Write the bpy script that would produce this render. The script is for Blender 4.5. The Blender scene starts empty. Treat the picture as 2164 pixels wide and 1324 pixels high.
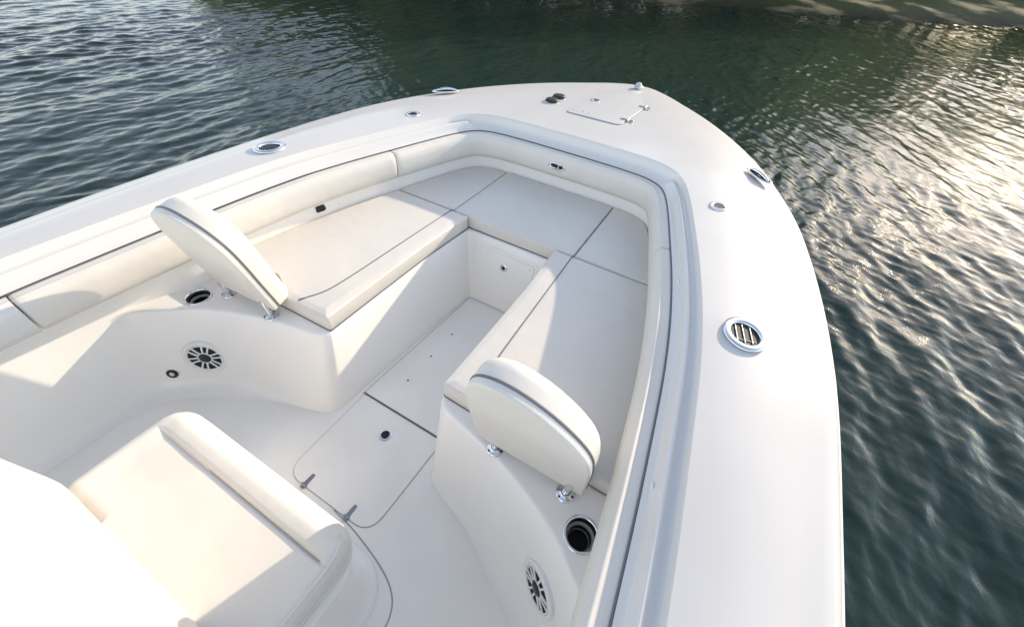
import bpy, bmesh, math, random
import numpy as np
from mathutils import Vector, Matrix, noise as mnoise

random.seed(7)
RNG = np.random.default_rng(11)
S = bpy.context.scene
COL = S.collection

# ------------------------------------------------------------------ camera
CAM_F, CAM_PITCH, CAM_ROLL, CAM_YAW = 837.8928, 44.748101794680174, 5.4657217428008, 26.218309176143634
CAM_POS = Vector((0.0, -0.8779560608778341, 1.77))
p_, r_, y_ = (math.radians(a) for a in (CAM_PITCH, CAM_ROLL, CAM_YAW))
F_ = Vector((math.cos(y_) * math.cos(p_), math.sin(y_) * math.cos(p_), -math.sin(p_)))
R0 = Vector((math.sin(y_), -math.cos(y_), 0))
U0 = R0.cross(F_)
R_ = R0 * math.cos(r_) + U0 * math.sin(r_)
U_ = -R0 * math.sin(r_) + U0 * math.cos(r_)
cd = bpy.data.cameras.new("camera")
cam = bpy.data.objects.new("camera", cd)
COL.objects.link(cam)
cam.matrix_world = Matrix(((R_.x, U_.x, -F_.x, CAM_POS.x), (R_.y, U_.y, -F_.y, CAM_POS.y), (R_.z, U_.z, -F_.z, CAM_POS.z), (0, 0, 0, 1)))
cd.sensor_fit = 'HORIZONTAL'
cd.sensor_width = 36.0
cd.lens = CAM_F / 2164.0 * 36.0
cd.clip_start = 0.02
cd.clip_end = 3000
S.camera = cam

# ------------------------------------------------------------------ light
SUN_AZ, SUN_EL = math.radians(-20.5), math.radians(18.8)
SUN_DIR = Vector((math.cos(SUN_AZ) * math.cos(SUN_EL), math.sin(SUN_AZ) * math.cos(SUN_EL), math.sin(SUN_EL)))
w = bpy.data.worlds.new("World")
S.world = w
w.use_nodes = True
nt = w.node_tree
sky = nt.nodes.new('ShaderNodeTexSky')
sky.sky_type = 'NISHITA'
sky.sun_disc = False
sky.sun_elevation = SUN_EL
sky.sun_rotation = math.atan2(SUN_DIR.x, SUN_DIR.y)
sky.air_density = 0.85
sky.dust_density = 0.4
sky.ozone_density = 2.0
bg = nt.nodes['Background']
bg.inputs['Strength'].default_value = 0.15
hs = nt.nodes.new('ShaderNodeHueSaturation')
hs.inputs['Saturation'].default_value = 0.82
nt.links.new(sky.outputs[0], hs.inputs['Color'])
nt.links.new(hs.outputs[0], bg.inputs['Color'])
sd = bpy.data.lights.new("sun", 'SUN')
sd.energy = 1.7
sd.angle = math.radians(0.6)
sd.color = (1.0, 0.95, 0.86)
sun = bpy.data.objects.new("sun", sd)
COL.objects.link(sun)
sun.rotation_euler = (-SUN_DIR).to_track_quat('-Z', 'Y').to_euler()
S.view_settings.view_transform = 'Standard'
S.view_settings.look = 'None'
S.view_settings.gamma = 1.0
S.view_settings.exposure = 1.66
S.view_settings.use_white_balance = True
S.view_settings.white_balance_temperature = 8200
S.view_settings.white_balance_tint = 13
S.render.engine = 'CYCLES'
S.cycles.max_bounces = 12
S.cycles.diffuse_bounces = 8
S.cycles.sample_clamp_indirect = 6.0
S.cycles.sample_clamp_direct = 7.0

# ------------------------------------------------------------------ materials
def mat(name, color, rough=0.4, metal=0.0, spec=0.5, ior=1.45):
    m = bpy.data.materials.new(name)
    m.use_nodes = True
    b = m.node_tree.nodes['Principled BSDF']
    b.inputs['Base Color'].default_value = (*color, 1)
    b.inputs['Roughness'].default_value = rough
    b.inputs['Metallic'].default_value = metal
    b.inputs['Specular IOR Level'].default_value = spec
    b.inputs['IOR'].default_value = ior
    return m

def add_bump(m, scale, strength, dist=0.002, detail=4, kind='noise'):
    n, l = m.node_tree.nodes, m.node_tree.links
    tc = n.new('ShaderNodeTexCoord')
    if kind == 'voronoi':
        t = n.new('ShaderNodeTexVoronoi')
        t.inputs['Scale'].default_value = scale
        out = t.outputs['Distance']
    else:
        t = n.new('ShaderNodeTexNoise')
        t.inputs['Scale'].default_value = scale
        t.inputs['Detail'].default_value = detail
        out = t.outputs[0]
    l.new(tc.outputs['Object'], t.inputs['Vector'])
    b = n.new('ShaderNodeBump')
    b.inputs['Strength'].default_value = strength
    b.inputs['Distance'].default_value = dist
    l.new(out, b.inputs['Height'])
    pb = n['Principled BSDF']
    if pb.inputs['Normal'].links:
        l.new(pb.inputs['Normal'].links[0].from_socket, b.inputs['Normal'])
    l.new(b.outputs[0], pb.inputs['Normal'])

def add_mottle(m, c1, c2, scale, lo=0.35, hi=0.65, detail=6):
    n, l = m.node_tree.nodes, m.node_tree.links
    tc = n.new('ShaderNodeTexCoord')
    t = n.new('ShaderNodeTexNoise')
    t.inputs['Scale'].default_value = scale
    t.inputs['Detail'].default_value = detail
    l.new(tc.outputs['Object'], t.inputs['Vector'])
    r = n.new('ShaderNodeValToRGB')
    r.color_ramp.elements[0].position = lo
    r.color_ramp.elements[0].color = (*c1, 1)
    r.color_ramp.elements[1].position = hi
    r.color_ramp.elements[1].color = (*c2, 1)
    l.new(t.outputs[0], r.inputs[0])
    l.new(r.outputs[0], n['Principled BSDF'].inputs['Base Color'])

M = {}
M['gelcoat'] = mat('gelcoat', (.80, .80, .79), .28)
add_mottle(M['gelcoat'], (.845, .825, .785), (.875, .855, .815), 2.2)
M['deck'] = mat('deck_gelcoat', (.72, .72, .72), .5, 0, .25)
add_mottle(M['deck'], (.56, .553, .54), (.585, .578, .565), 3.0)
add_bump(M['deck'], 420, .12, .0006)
M['coam'] = mat('coaming_gelcoat', (.66, .65, .63), .25)
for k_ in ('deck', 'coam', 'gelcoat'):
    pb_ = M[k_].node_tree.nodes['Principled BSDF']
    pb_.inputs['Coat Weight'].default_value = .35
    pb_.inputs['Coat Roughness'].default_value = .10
M['floor'] = mat('nonskid_floor', (.74, .74, .73), .5)
add_mottle(M['floor'], (.835, .815, .77), (.90, .88, .835), 3.0)
add_bump(M['floor'], 500, .25, .0008)
M['vinyl'] = mat('cream_vinyl', (.80, .77, .715), .45)
add_mottle(M['vinyl'], (.655, .625, .575), (.685, .655, .605), 5.0)
add_bump(M['vinyl'], 7, .5, .008, 2)
add_bump(M['vinyl'], 30, .18, .002, 3)
add_bump(M['vinyl'], 600, .12, .0006)
M['piping'] = mat('grey_piping', (.13, .14, .155), .5)
M['seam'] = mat('dark_seam', (.085, .09, .085), .7)
M['seamlight'] = mat('grey_seam', (.34, .34, .335), .7)
M['gunmetal'] = mat('dull_steel', (.30, .33, .36), .3, 1.0)
M['steel'] = mat('polished_steel', (.74, .76, .79), .14, 1.0)
M['black'] = mat('black_plastic', (.012, .013, .014), .35)
M['rubber'] = mat('black_rubber', (.02, .022, .024), .6)
M['hole'] = mat('dark_socket', (.006, .006, .006), .6)
M['white'] = mat('white_plastic', (.78, .78, .77), .35)
M['smoke'] = mat('smoked_plastic', (.33, .32, .28), .25)
M['lens'] = mat('light_lens', (.45, .5, .55), .1)

# ------------------------------------------------------------------ mesh helpers
def link(name, verts, faces, material, parent=None, smooth=True, angle=38, mats=None, fmat=None):
    me = bpy.data.meshes.new(name)
    me.from_pydata([tuple(v) for v in verts], [], [tuple(f) for f in faces])
    bm = bmesh.new()
    bm.from_mesh(me)
    bmesh.ops.remove_doubles(bm, verts=bm.verts, dist=1e-6)
    bmesh.ops.recalc_face_normals(bm, faces=bm.faces)
    if smooth:
        a = math.radians(angle)
        for f in bm.faces:
            f.smooth = True
        for e in bm.edges:
            if len(e.link_faces) == 2 and e.calc_face_angle(0) > a:
                e.smooth = False
    bm.to_mesh(me)
    bm.free()
    me.materials.append(material)
    o = bpy.data.objects.new(name, me)
    COL.objects.link(o)
    if parent is not None:
        o.parent = parent
    return o

class MB:
    """collects vertices and faces of one mesh"""
    def __init__(self):
        self.v, self.f = [], []
    def grid(self, rows, closed=False):
        n = len(rows[0])
        b = len(self.v)
        for r in rows:
            self.v += [tuple(p) for p in r]
        for i in range(len(rows) - 1):
            for j in range(n if closed else n - 1):
                k = (j + 1) % n
                self.f.append((b + i * n + j, b + i * n + k, b + (i + 1) * n + k, b + (i + 1) * n + j))
    def cap(self, ring):
        b = len(self.v)
        self.v += [tuple(p) for p in ring]
        self.f.append(tuple(range(b, b + len(ring))))
    def fill(self, loops):
        bm = bmesh.new()
        es = []
        for lp in loops:
            vs = [bm.verts.new(p) for p in lp]
            for i in range(len(vs)):
                es.append(bm.edges.new((vs[i], vs[(i + 1) % len(vs)])))
        bmesh.ops.triangle_fill(bm, edges=es, use_beauty=True)
        b = len(self.v)
        bm.verts.index_update()
        self.v += [tuple(v.co) for v in bm.verts]
        self.f += [tuple(b + v.index for v in f.verts) for f in bm.faces]
        bm.free()
    def build(self, name, material, parent=None, **k):
        return link(name, self.v, self.f, material, parent, **k)

def sstep(a, b, x):
    t = min(1, max(0, (x - a) / (b - a)))
    return t * t * (3 - 2 * t)

def empty(name, loc, parent=None):
    o = bpy.data.objects.new(name, None)
    o.empty_display_size = .1
    COL.objects.link(o)
    o.location = loc
    if parent is not None:
        o.parent = parent
    return o

def tag(o, label=None, cat=None, group=None, kind=None):
    if label: o['label'] = label
    if cat: o['category'] = cat
    if group: o['group'] = group
    if kind: o['kind'] = kind
    return o

def catmull(P, n=8):
    P = [np.array(p, float) for p in P]
    Q = [2 * P[0] - P[1]] + P + [2 * P[-1] - P[-2]]
    out = []
    for i in range(1, len(Q) - 2):
        a, b, c, d = Q[i - 1:i + 3]
        for k in range(n):
            t = k / n
            out.append(.5 * (2 * b + (c - a) * t + (2 * a - 5 * b + 4 * c - d) * t * t + (3 * b - a - 3 * c + d) * t ** 3))
    out.append(P[-1])
    return np.array(out)

def mirror_path(P):
    """half path (port, ending on the centre line) -> port aft ... bow ... starboard aft"""
    Q = P[:-1][::-1].copy()
    Q[:, 1] *= -1
    return np.vstack([P, Q])

def normals2d(P, closed=False):
    """unit normals to the left of the direction of travel"""
    n = len(P)
    N = np.zeros((n, 2))
    for i in range(n):
        a = P[i - 1] if (closed or i > 0) else P[i]
        b = P[(i + 1) % n] if (closed or i < n - 1) else P[i]
        t = b - a
        t = t / (np.hypot(*t) + 1e-12)
        N[i] = (-t[1], t[0])
    return N

def miter(P):
    """outward miter offsets of a closed CCW polygon, per unit distance"""
    n = len(P)
    N = np.zeros((n, 2))
    for i in range(n):
        d1 = P[i] - P[i - 1]; d1 = d1 / (np.hypot(*d1) + 1e-12)
        d2 = P[(i + 1) % n] - P[i]; d2 = d2 / (np.hypot(*d2) + 1e-12)
        n1 = np.array([d1[1], -d1[0]]); n2 = np.array([d2[1], -d2[0]])
        m = n1 + n2
        N[i] = m / max(.35, (1 + n1 @ n2))
    return N

class RP:
    """polygon with rounded corners that can be inset cleanly: d < 0 shrinks it"""
    def __init__(self, P, R=0.0, seg=6, step=0.0):
        P = [np.array(p, float) for p in P]
        R = list(R) if hasattr(R, '__len__') else [R] * len(P)
        a = sum(P[i - 1][0] * P[i][1] - P[i][0] * P[i - 1][1] for i in range(len(P)))
        if a < 0:
            P, R = P[::-1], R[::-1]
        if step:
            Q, S2 = [], []
            for i in range(len(P)):
                b, c = P[i], P[(i + 1) % len(P)]
                L = np.hypot(*(c - b)); k = max(1, int(L / step))
                Q.append(b); S2.append(R[i])
                ra, rb = R[i] * 1.2, R[(i + 1) % len(P)] * 1.2
                for j in range(1, k):
                    t = L * j / k
                    if ra < t < L - rb:
                        Q.append(b + (c - b) * j / k); S2.append(0)
            P, R = Q, S2
        self.P, self.R, self.seg = np.array(P), R, seg
        self.N = miter(self.P)
        n = len(P)
        self.soft = []
        for i in range(n):
            u = self.P[i - 1] - self.P[i]; v = self.P[(i + 1) % n] - self.P[i]
            ang = math.acos(np.clip(u @ v / (np.hypot(*u) * np.hypot(*v)), -1, 1))
            self.soft.append(R[i] > 1e-5 and ang < 3.05)
    def ring(self, d=0.0):
        P = self.P + self.N * d
        n = len(P)
        out = []
        for i in range(n):
            if not self.soft[i]:
                out.append(P[i]); continue
            b = P[i]
            cross = np.cross(self.P[i] - self.P[i - 1], self.P[(i + 1) % n] - self.P[i])
            r = max(.0012, self.R[i] + (d if cross > 0 else -d))
            u = P[i - 1] - b; lu = np.hypot(*u); u = u / lu
            v = P[(i + 1) % n] - b; lv = np.hypot(*v); v = v / lv
            ang = math.acos(np.clip(u @ v, -1, 1))
            q = min(r / math.tan(ang / 2), .48 * lu, .48 * lv)
            p0, p1 = b + u * q, b + v * q
            for k in range(self.seg + 1):
                t = k / self.seg
                out.append((1 - t) ** 2 * p0 + 2 * t * (1 - t) * b + t * t * p1)
        return np.array(out)

def densify_open(P, step):
    out = []
    for a, b in zip(P[:-1], P[1:]):
        k = max(1, int(math.hypot(b[0] - a[0], b[1] - a[1]) / step))
        out += [(a[0] + (b[0] - a[0]) * j / k, a[1] + (b[1] - a[1]) * j / k) for j in range(k)]
    return out + [P[-1]]

def rounded(P, R, seg=6, step=0.0):
    return RP(P, R, seg, step)

IDT = lambda u, v, w: (u, v, w)

def pad(mb, poly, w0, w1, r1, r0=0.0, T=IDT, puff=0.0, puff_in=0.05, bottom=True):
    """a cushion: outline poly raised from w0 to w1, upper edge rounded by r1, lower by r0"""
    if not isinstance(poly, RP):
        poly = RP(poly)
    prof = []
    if r0 > 0:
        for k in range(5):
            a = math.pi / 2 * k / 5
            prof.append((-r0 * (1 - math.sin(a)), w0 + r0 * (1 - math.cos(a))))
    else:
        prof.append((0, w0))
    for k in range(8):
        a = math.pi / 2 * k / 7
        prof.append((-r1 * (1 - math.cos(a)), w1 - r1 + r1 * math.sin(a)))
    if puff:
        prof.append((-r1 - puff_in * .4, w1 + puff * .6))
        prof.append((-r1 - puff_in, w1 + puff))
    rows = [[T(q[0], q[1], z) for q in poly.ring(d)] for d, z in prof]
    mb.grid(rows, closed=True)
    mb.fill([rows[-1]])
    if bottom:
        mb.fill([rows[0]])

def tube(mb, path, r, seg=8, closed=False, cap=True):
    P = [Vector(p) for p in path]
    n = len(P)
    rows = []
    ref = None
    for i in range(n):
        a = P[i - 1] if (closed or i > 0) else P[i]
        b = P[(i + 1) % n] if (closed or i < n - 1) else P[i]
        t = (b - a).normalized()
        if ref is None:
            ref = t.orthogonal().normalized()
        ref = (ref - t * ref.dot(t)).normalized()
        q = t.cross(ref)
        rr = r[i] if hasattr(r, '__len__') else r
        rows.append([P[i] + (ref * math.cos(2 * math.pi * k / seg) + q * math.sin(2 * math.pi * k / seg)) * rr for k in range(seg)])
    if closed:
        rows.append(rows[0])
    mb.grid(rows, closed=True)
    if cap and not closed:
        mb.cap(rows[0]); mb.cap(rows[-1])

def lathe(mb, prof, T, seg=32, sx=1.0, sy=1.0, cap_end=True):
    """prof: list of (radius, height) about local axis"""
    rows = []
    for r, h in prof:
        rows.append([T(r * sx * math.cos(2 * math.pi * k / seg), r * sy * math.sin(2 * math.pi * k / seg), h) for k in range(seg)])
    mb.grid(rows, closed=True)
    if cap_end:
        mb.cap(rows[-1])

def frame(o, ex, ey, ez):
    o, ex, ey, ez = (np.array(a, float) for a in (o, ex, ey, ez))
    return lambda u, v, w: tuple(o + ex * u + ey * v + ez * w)

def flat_frame(x, y, z, ang=0.0):
    c, s = math.cos(ang), math.sin(ang)
    return frame((x, y, z), (c, s, 0), (-s, c, 0), (0, 0, 1))

def box(mb, x0, x1, y0, y1, z0, z1, r=.004, T=IDT):
    pad(mb, rounded([(x0, y0), (x1, y0), (x1, y1), (x0, y1)], r, 3), z0, z1, min(r, (z1 - z0) * .45), T=T)

# ------------------------------------------------------------------ boat: plan curves
STA = [  # lip (deck inner edge), gasket line, gunwale edge: port half, stern to bow
    ((-2.6, 1.160), (-2.6, 1.080), (-2.6, 1.440)),
    ((-1.8, 1.164), (-1.8, 1.084), (-1.8, 1.447)),
    ((-1.0, 1.165), (-1.0, 1.085), (-1.0, 1.450)),
    ((-.45, 1.161), (-.45, 1.081), (-.45, 1.451)),
    ((0.0, 1.152), (0.0, 1.072), (0.0, 1.452)),
    ((.30, 1.132), (.29, 1.050), (.32, 1.453)),
    ((.62, 1.100), (.60, 1.020), (.66, 1.452)),
    ((1.02, 1.050), (1.00, .970), (1.10, 1.443)),
    ((1.40, .972), (1.375, .895), (1.60, 1.405)),
    ((1.75, .880), (1.72, .803), (2.10, 1.325)),
    ((2.05, .790), (2.00, .722), (2.50, 1.200)),
    ((2.20, .730), (2.14, .672), (2.87, 1.035)),
    ((2.285, .670), (2.215, .630), (3.20, .830)),
    ((2.335, .595), (2.262, .572), (3.45, .630)),
    ((2.365, .500), (2.290, .490), (3.65, .430)),
    ((2.378, .350), (2.303, .350), (3.80, .270)),
    ((2.385, .150), (2.308, .150), (3.90, .120)),
    ((2.387, 0.0), (2.308, 0.0), (3.93, 0.0)),
]
NS = 10
LIP = mirror_path(catmull([s[0] for s in STA], NS))
GAS = mirror_path(catmull([s[1] for s in STA], NS))
GUN = mirror_path(catmull([s[2] for s in STA], NS))
for p in GUN:
    if p[1] < 0: p[1] *= 1 + .010 * (1 - sstep(1.0, 2.6, p[0]))
    else: p[1] *= 1 - .026 * math.exp(-((p[0] - 1.2) / .5) ** 2)
for A in (LIP, GAS, GUN):
    A[len(A) // 2, 1] = 0
NP = len(LIP)

def zdk(x):
    return .859 - .0035 * x - (.034 * min(1.2 - x, 1.6) if x < 1.2 else 0)

boat = empty('boat', (0, 0, -.42))
BO = boat
def V(rows):  # shift from boat frame (floor = 0) to the parent's local frame
    return rows

def bpart(mb, name, material, parent=None, **k):
    """a part of the boat: meshes are given in world coordinates, parent origins are subtracted"""
    par = parent if parent is not None else boat
    wl = Vector((0, 0, 0))
    q = par
    while q is not None:
        wl += q.location
        q = q.parent
    mb.v = [(p[0] - wl.x, p[1] - wl.y, p[2] - wl.z) for p in mb.v]
    return mb.build(name, material, par, **k)

def at(name, loc, parent):
    """an Empty part at a world location"""
    wl = Vector((0, 0, 0))
    q = parent
    while q is not None:
        wl += q.location
        q = q.parent
    return empty(name, Vector(loc) - wl, parent)

def cam_z(t):
    return .010 * math.sin(math.pi * t) - .016 * t * t

# deck: lip to gunwale crease
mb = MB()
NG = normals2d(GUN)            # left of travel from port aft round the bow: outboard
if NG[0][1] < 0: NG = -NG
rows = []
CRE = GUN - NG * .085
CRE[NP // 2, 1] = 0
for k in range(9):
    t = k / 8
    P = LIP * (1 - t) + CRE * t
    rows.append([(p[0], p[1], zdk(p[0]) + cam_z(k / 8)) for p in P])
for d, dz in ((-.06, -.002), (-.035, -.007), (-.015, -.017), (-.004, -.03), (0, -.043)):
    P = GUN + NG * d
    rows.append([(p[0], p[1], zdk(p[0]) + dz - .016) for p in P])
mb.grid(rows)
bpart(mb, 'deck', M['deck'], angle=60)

# rub rail and hull
mb = MB()
rows = []
for d, dz in ((-.002, -.058), (.010, -.062), (.013, -.070), (.010, -.080), (-.004, -.086)):
    P = GUN + NG * d
    rows.append([(p[0], p[1], zdk(p[0]) + dz) for p in P])
mb.grid(rows)
bpart(mb, 'rub_rail', M['white'], angle=60)
mb = MB()
rows = []
for k in range(9):
    t = k / 8
    ring = []
    for i, p in enumerate(GUN - NG * .006):
        bowk = sstep(1.0, 3.9, p[0])
        x = p[0] - (.95 * bowk * t ** .8)
        y = p[1] * (1 - (.16 + .5 * bowk) * t ** (1.0 if bowk < .5 else .8))
        ring.append((x, y, (zdk(p[0]) - .082) * (1 - t) + (-.75) * t))
    rows.append(ring)
mb.grid(rows)
mb.fill([[r[0] for r in rows] + [r[-1] for r in rows][::-1]])
bpart(mb, 'hull', M['gelcoat'], angle=60)

# coaming between deck lip and gasket: two steps along the sides, one sloping cove at the bow
SIDE = [(0, 0), (.03, -.006), (.06, -.018), (.10, -.033), (.15, -.036), (.24, -.0385), (.33, -.037), (.40, -.033), (.47, -.0285), (.54, -.030), (.61, -.039), (.68, -.055), (.80, -.069), (1, -.075)]
BOWP = [(0, 0), (.05, -.002), (.11, -.008), (.18, -.020), (.26, -.036), (.34, -.048), (.43, -.056), (.52, -.061), (.60, -.065), (.67, -.068), (.74, -.070), (.82, -.0725), (.92, -.074), (1, -.075)]
rows = [[] for _ in SIDE]
for i in range(NP):
    L, D = LIP[i], GAS[i]
    ay = abs(L[1])
    b = sstep(.655, .70, ay) if L[0] > 1.5 else 1.0
    for k in range(len(SIDE)):
        t = SIDE[k][0] * b + BOWP[k][0] * (1 - b)
        dz = SIDE[k][1] * b + BOWP[k][1] * (1 - b)
        P = L * (1 - t) + D * t
        rows[k].append((P[0], P[1], zdk(L[0]) + dz))
mb = MB()
mb.grid(rows)
bpart(mb, 'coaming', M['coam'], angle=70)

# gasket strip
NGA = normals2d(GAS)
if NGA[0][1] > 0: NGA = -NGA      # inward
mb = MB()
seg = [(GAS[i][0] + NGA[i][0] * .002, GAS[i][1] + NGA[i][1] * .002, zdk(GAS[i][0]) - .0788) for i in range(NP) if GAS[i][0] > .03 or GAS[i][1] < 0]
tube(mb, seg, [.0018 + .0020 * (1 - sstep(-.6, .2, q[1])) for q in seg], 6)
bpart(mb, 'gasket', M['piping'])

# bolsters hanging under the gasket
BOL = [(.000, -.010), (.003, -.0055), (.012, -.004), (.028, -.0055), (.036, -.0065), (.040, -.0035), (.044, -.002), (.048, -.0035), (.0515, -.0105), (.058, -.017), (.065, -.030), (.0690, -.052), (.0695, -.088), (.066, -.118), (.056, -.142), (.038, -.155), (.016, -.160), (-.01, -.160)]
def bolster(name, s0, s1, material, ends=True):
    """between two stations of arc length along the gasket line"""
    s, rows = GS, []
    # extra stations near the ends
    st = [s0, s0 + .002, s0 + .006, s0 + .012] + [q for q in s if s0 + .018 < q < s1 - .018] + [s1 - .012, s1 - .006, s1 - .002, s1]
    gx = np.interp(st, s, GAS[:, 0]); gy = np.interp(st, s, GAS[:, 1])
    nx = np.interp(st, s, NGA[:, 0]); ny = np.interp(st, s, NGA[:, 1])
    for k, q in enumerate(st):
        e = min(q - s0, s1 - q)
        sh = .012 * (1 - math.sqrt(max(0, 1 - (1 - min(e, .012) / .012) ** 2))) if ends else 0
        z0 = zdk(gx[k]) - .075
        ring = []
        for d, dz in BOL:
            dd = d - sh if d > .03 else d - sh * .3
            ring.append((gx[k] + nx[k] * dd, gy[k] + ny[k] * dd, z0 + dz - (sh * .7 if dz > -.02 else 0) + (sh * .7 if dz < -.14 else 0)))
        rows.append(ring)
    mb = MB()
    mb.grid(rows)
    mb.cap(rows[0]); mb.cap(rows[-1])
    return bpart(mb, name, material, angle=60)
GS = np.concatenate([[0], np.cumsum(np.hypot(*(GAS[1:] - GAS[:-1]).T))])
def gs_at(x, side):
    h = NP // 2
    q = float(np.interp(x, GAS[:h + 1, 0], GS[:h + 1]))
    return q if side > 0 else GS[-1] - q
JX = 1.655
bolster('bolster', gs_at(.035, 1), gs_at(JX, 1) - .0015, M['vinyl'])
bolster('bolster', gs_at(JX, 1) + .0015, gs_at(JX, -1) - .0015, M['vinyl'])
bolster('bolster', gs_at(JX, -1) + .0015, gs_at(-.9, -1), M['vinyl'])
bolster('coaming_panel', 0, gs_at(.031, 1), M['coam'], False)
bolster('coaming_panel', gs_at(-.905, -1), GS[-1], M['coam'], False)

# liner wall
def loff(x):
    return -.055 + .07 * sstep(.25, .62, x)
LIN = np.array([GAS[i] + NGA[i] * loff(GAS[i][0]) for i in range(NP)])
LIN[NP // 2, 1] = 0
mb = MB()
rows = []
for zt, d in ((None, .0), (.60, 0), (.46, 0), (.25, 0), (.10, 0), (.05, .006), (.022, .022), (.006, .045), (.001, .07)):
    rows.append([(p[0] + NGA[i][0] * d, p[1] + NGA[i][1] * d, zdk(p[0]) - .079 if zt is None else zt) for i, p in enumerate(LIN)])
mb.grid(rows)
bpart(mb, 'liner', M['gelcoat'], angle=60)

# cockpit floor
mb = MB()
mb.grid([[(-2.6, -1.2, 0), (-2.6, 1.2, 0)], [(1.75, -1.2, 0), (1.75, 1.2, 0)]])
bpart(mb, 'floor', M['floor'])
mb = MB()
mb.grid([[(-2.6, -1.4, -.4), (-2.6, 1.4, -.4)], [(-2.6, -1.4, .86), (-2.6, 1.4, .86)]])
bpart(mb, 'bulkhead', M['gelcoat'])

# seat base: U-shaped moulding with curved aft walls
PT = [(.10, 1.134), (.175, 1.121), (.228, 1.105), (.268, 1.080), (.308, 1.038), (.372, .950), (.430, .872), (.482, .770), (.542, .610), (.578, .460), (.598, .370), (.614, .325), (.640, .302), (.690, .297), (.95, .302), (1.30, .298), (1.56, .276), (1.622, .270), (1.643, .250), (1.645, .150), (1.646, 0)]
PB = [(.0, 1.134), (.055, 1.121), (.105, 1.105), (.15, 1.080), (.198, 1.040), (.285, .955), (.340, .868), (.382, .765), (.430, .615), (.462, .460), (.482, .370), (.503, .318), (.550, .288), (.620, .278), (.90, .266), (1.25, .246), (1.52, .226), (1.560, .222), (1.579, .205), (1.581, .120), (1.582, 0)]
TOP = mirror_path(catmull(PT, 8)); BOT = mirror_path(catmull(PB, 8))
NT = normals2d(TOP)
NPOD = len(TOP)
if NT[NPOD // 2][0] > 0: NT = -NT        # towards the aisle
fil = np.array([1 - sstep(.45, .62, p[0]) for p in TOP])
ZS = .46
rows = []
for z, d in ((ZS, -.016), (ZS - .002, -.008), (ZS - .006, -.003), (ZS - .014, 0), (.36, 0), (.22, 0), (.09, 0)):
    t = 1 - z / ZS
    P = TOP * (1 - t) + BOT * t + NT * d
    rows.append([(p[0], p[1], z) for p in P])
for z, d in ((.055, .004), (.03, .014), (.013, .032), (.004, .055), (.001, .08)):
    t = 1 - z / ZS
    P = TOP * (1 - t) + BOT * t + NT * (d * fil)[:, None]
    rows.append([(p[0], p[1], z) for p in P])
mb = MB()
mb.grid(rows)
# shelf top with cup holder holes
outer = [(p[0], p[1]) for i, p in enumerate(LIN - NGA * .012) if p[0] > .06]
inner = [(p[0], p[1]) for p in rows[0]]
CUPS = [(.48, .947), (.48, -.947)]
loops = [[(x, y, ZS) for x, y in inner] + [(x, y, ZS) for x, y in outer[::-1]]]
for cx, cy in CUPS:
    loops.append([(cx + .047 * math.cos(2 * math.pi * k / 32), cy + .047 * math.sin(2 * math.pi * k / 32), ZS) for k in range(32)])
mb.fill(loops)
pod = bpart(mb, 'seat_base', M['gelcoat'], angle=50)

def pod_point(y, z):
    """point and outward normal on the aft wall of the seat base at side distance y (signed) and height z"""
    t = 1 - z / ZS
    P = TOP * (1 - t) + BOT * t
    P = P[:NPOD // 2] if y > 0 else P[NPOD // 2 + 1:]
    Nn = NT[:NPOD // 2] if y > 0 else NT[NPOD // 2 + 1:]
    ok = [i for i in range(len(P)) if P[i][0] < .62]
    i = min(ok, key=lambda k: abs(P[k][1] - y))
    a = TOP[:NPOD // 2][i] if y > 0 else TOP[NPOD // 2 + 1:][i]
    b = BOT[:NPOD // 2][i] if y > 0 else BOT[NPOD // 2 + 1:][i]
    up = Vector((a[0] - b[0], a[1] - b[1], ZS)).normalized()
    h = Vector((Nn[i][0], Nn[i][1], 0))
    side = Vector((-h.y, h.x, 0))
    n = side.cross(up)
    if n.dot(h) < 0: n = -n
    n.normalize()
    return Vector((P[i][0], P[i][1], z)), n, up, n.cross(up) * -1

# drawer front in the forward face of the foot well
ang = math.atan2(1.646 - 1.582, ZS)
up = (math.sin(ang), 0, math.cos(ang)); nrm = (-math.cos(ang), 0, math.sin(ang))
DF = frame((1.582, 0, 0), (0, 1, 0), up, nrm)
def rr(u0, u1, v0, v1, r): return rounded([(u0, v0), (u1, v0), (u1, v1), (u0, v1)], r, 5)
mb = MB(); pad(mb, rr(-.206, .206, .085, .418, .02), .0006, .004, .002, T=DF)
drawer_seam = mb
dr = bpart(mb, 'drawer', M['gelcoat'], None)
mb = MB(); pad(mb, rr(-.188, .188, .10, .400, .02), .0036, .010, .005, T=DF)
bpart(mb, 'drawer_front', M['gelcoat'], dr)
mb = MB(); lathe(mb, [(.024, .0095), (.024, .014), (.019, .016), (.012, .0155), (.010, .013)], frame(DF(0, .318, 0), (0, 1, 0), up, nrm), 24)
bpart(mb, 'latch', M['steel'], dr)
mb = MB(); lathe(mb, [(.0095, .0135), (.009, .0165)], frame(DF(0, .318, 0), (0, 1, 0), up, nrm), 20)
bpart(mb, 'latch_socket', M['black'], dr)
for u, v in ((.172, .375), (-.165, .375), (.172, .2), (-.165, .2)):
    mb = MB(); lathe(mb, [(.0045, .009), (.004, .0115)], frame(DF(u, v, 0), (0, 1, 0), up, nrm), 10)
    bpart(mb, 'screw', M['steel'], dr)

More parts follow.
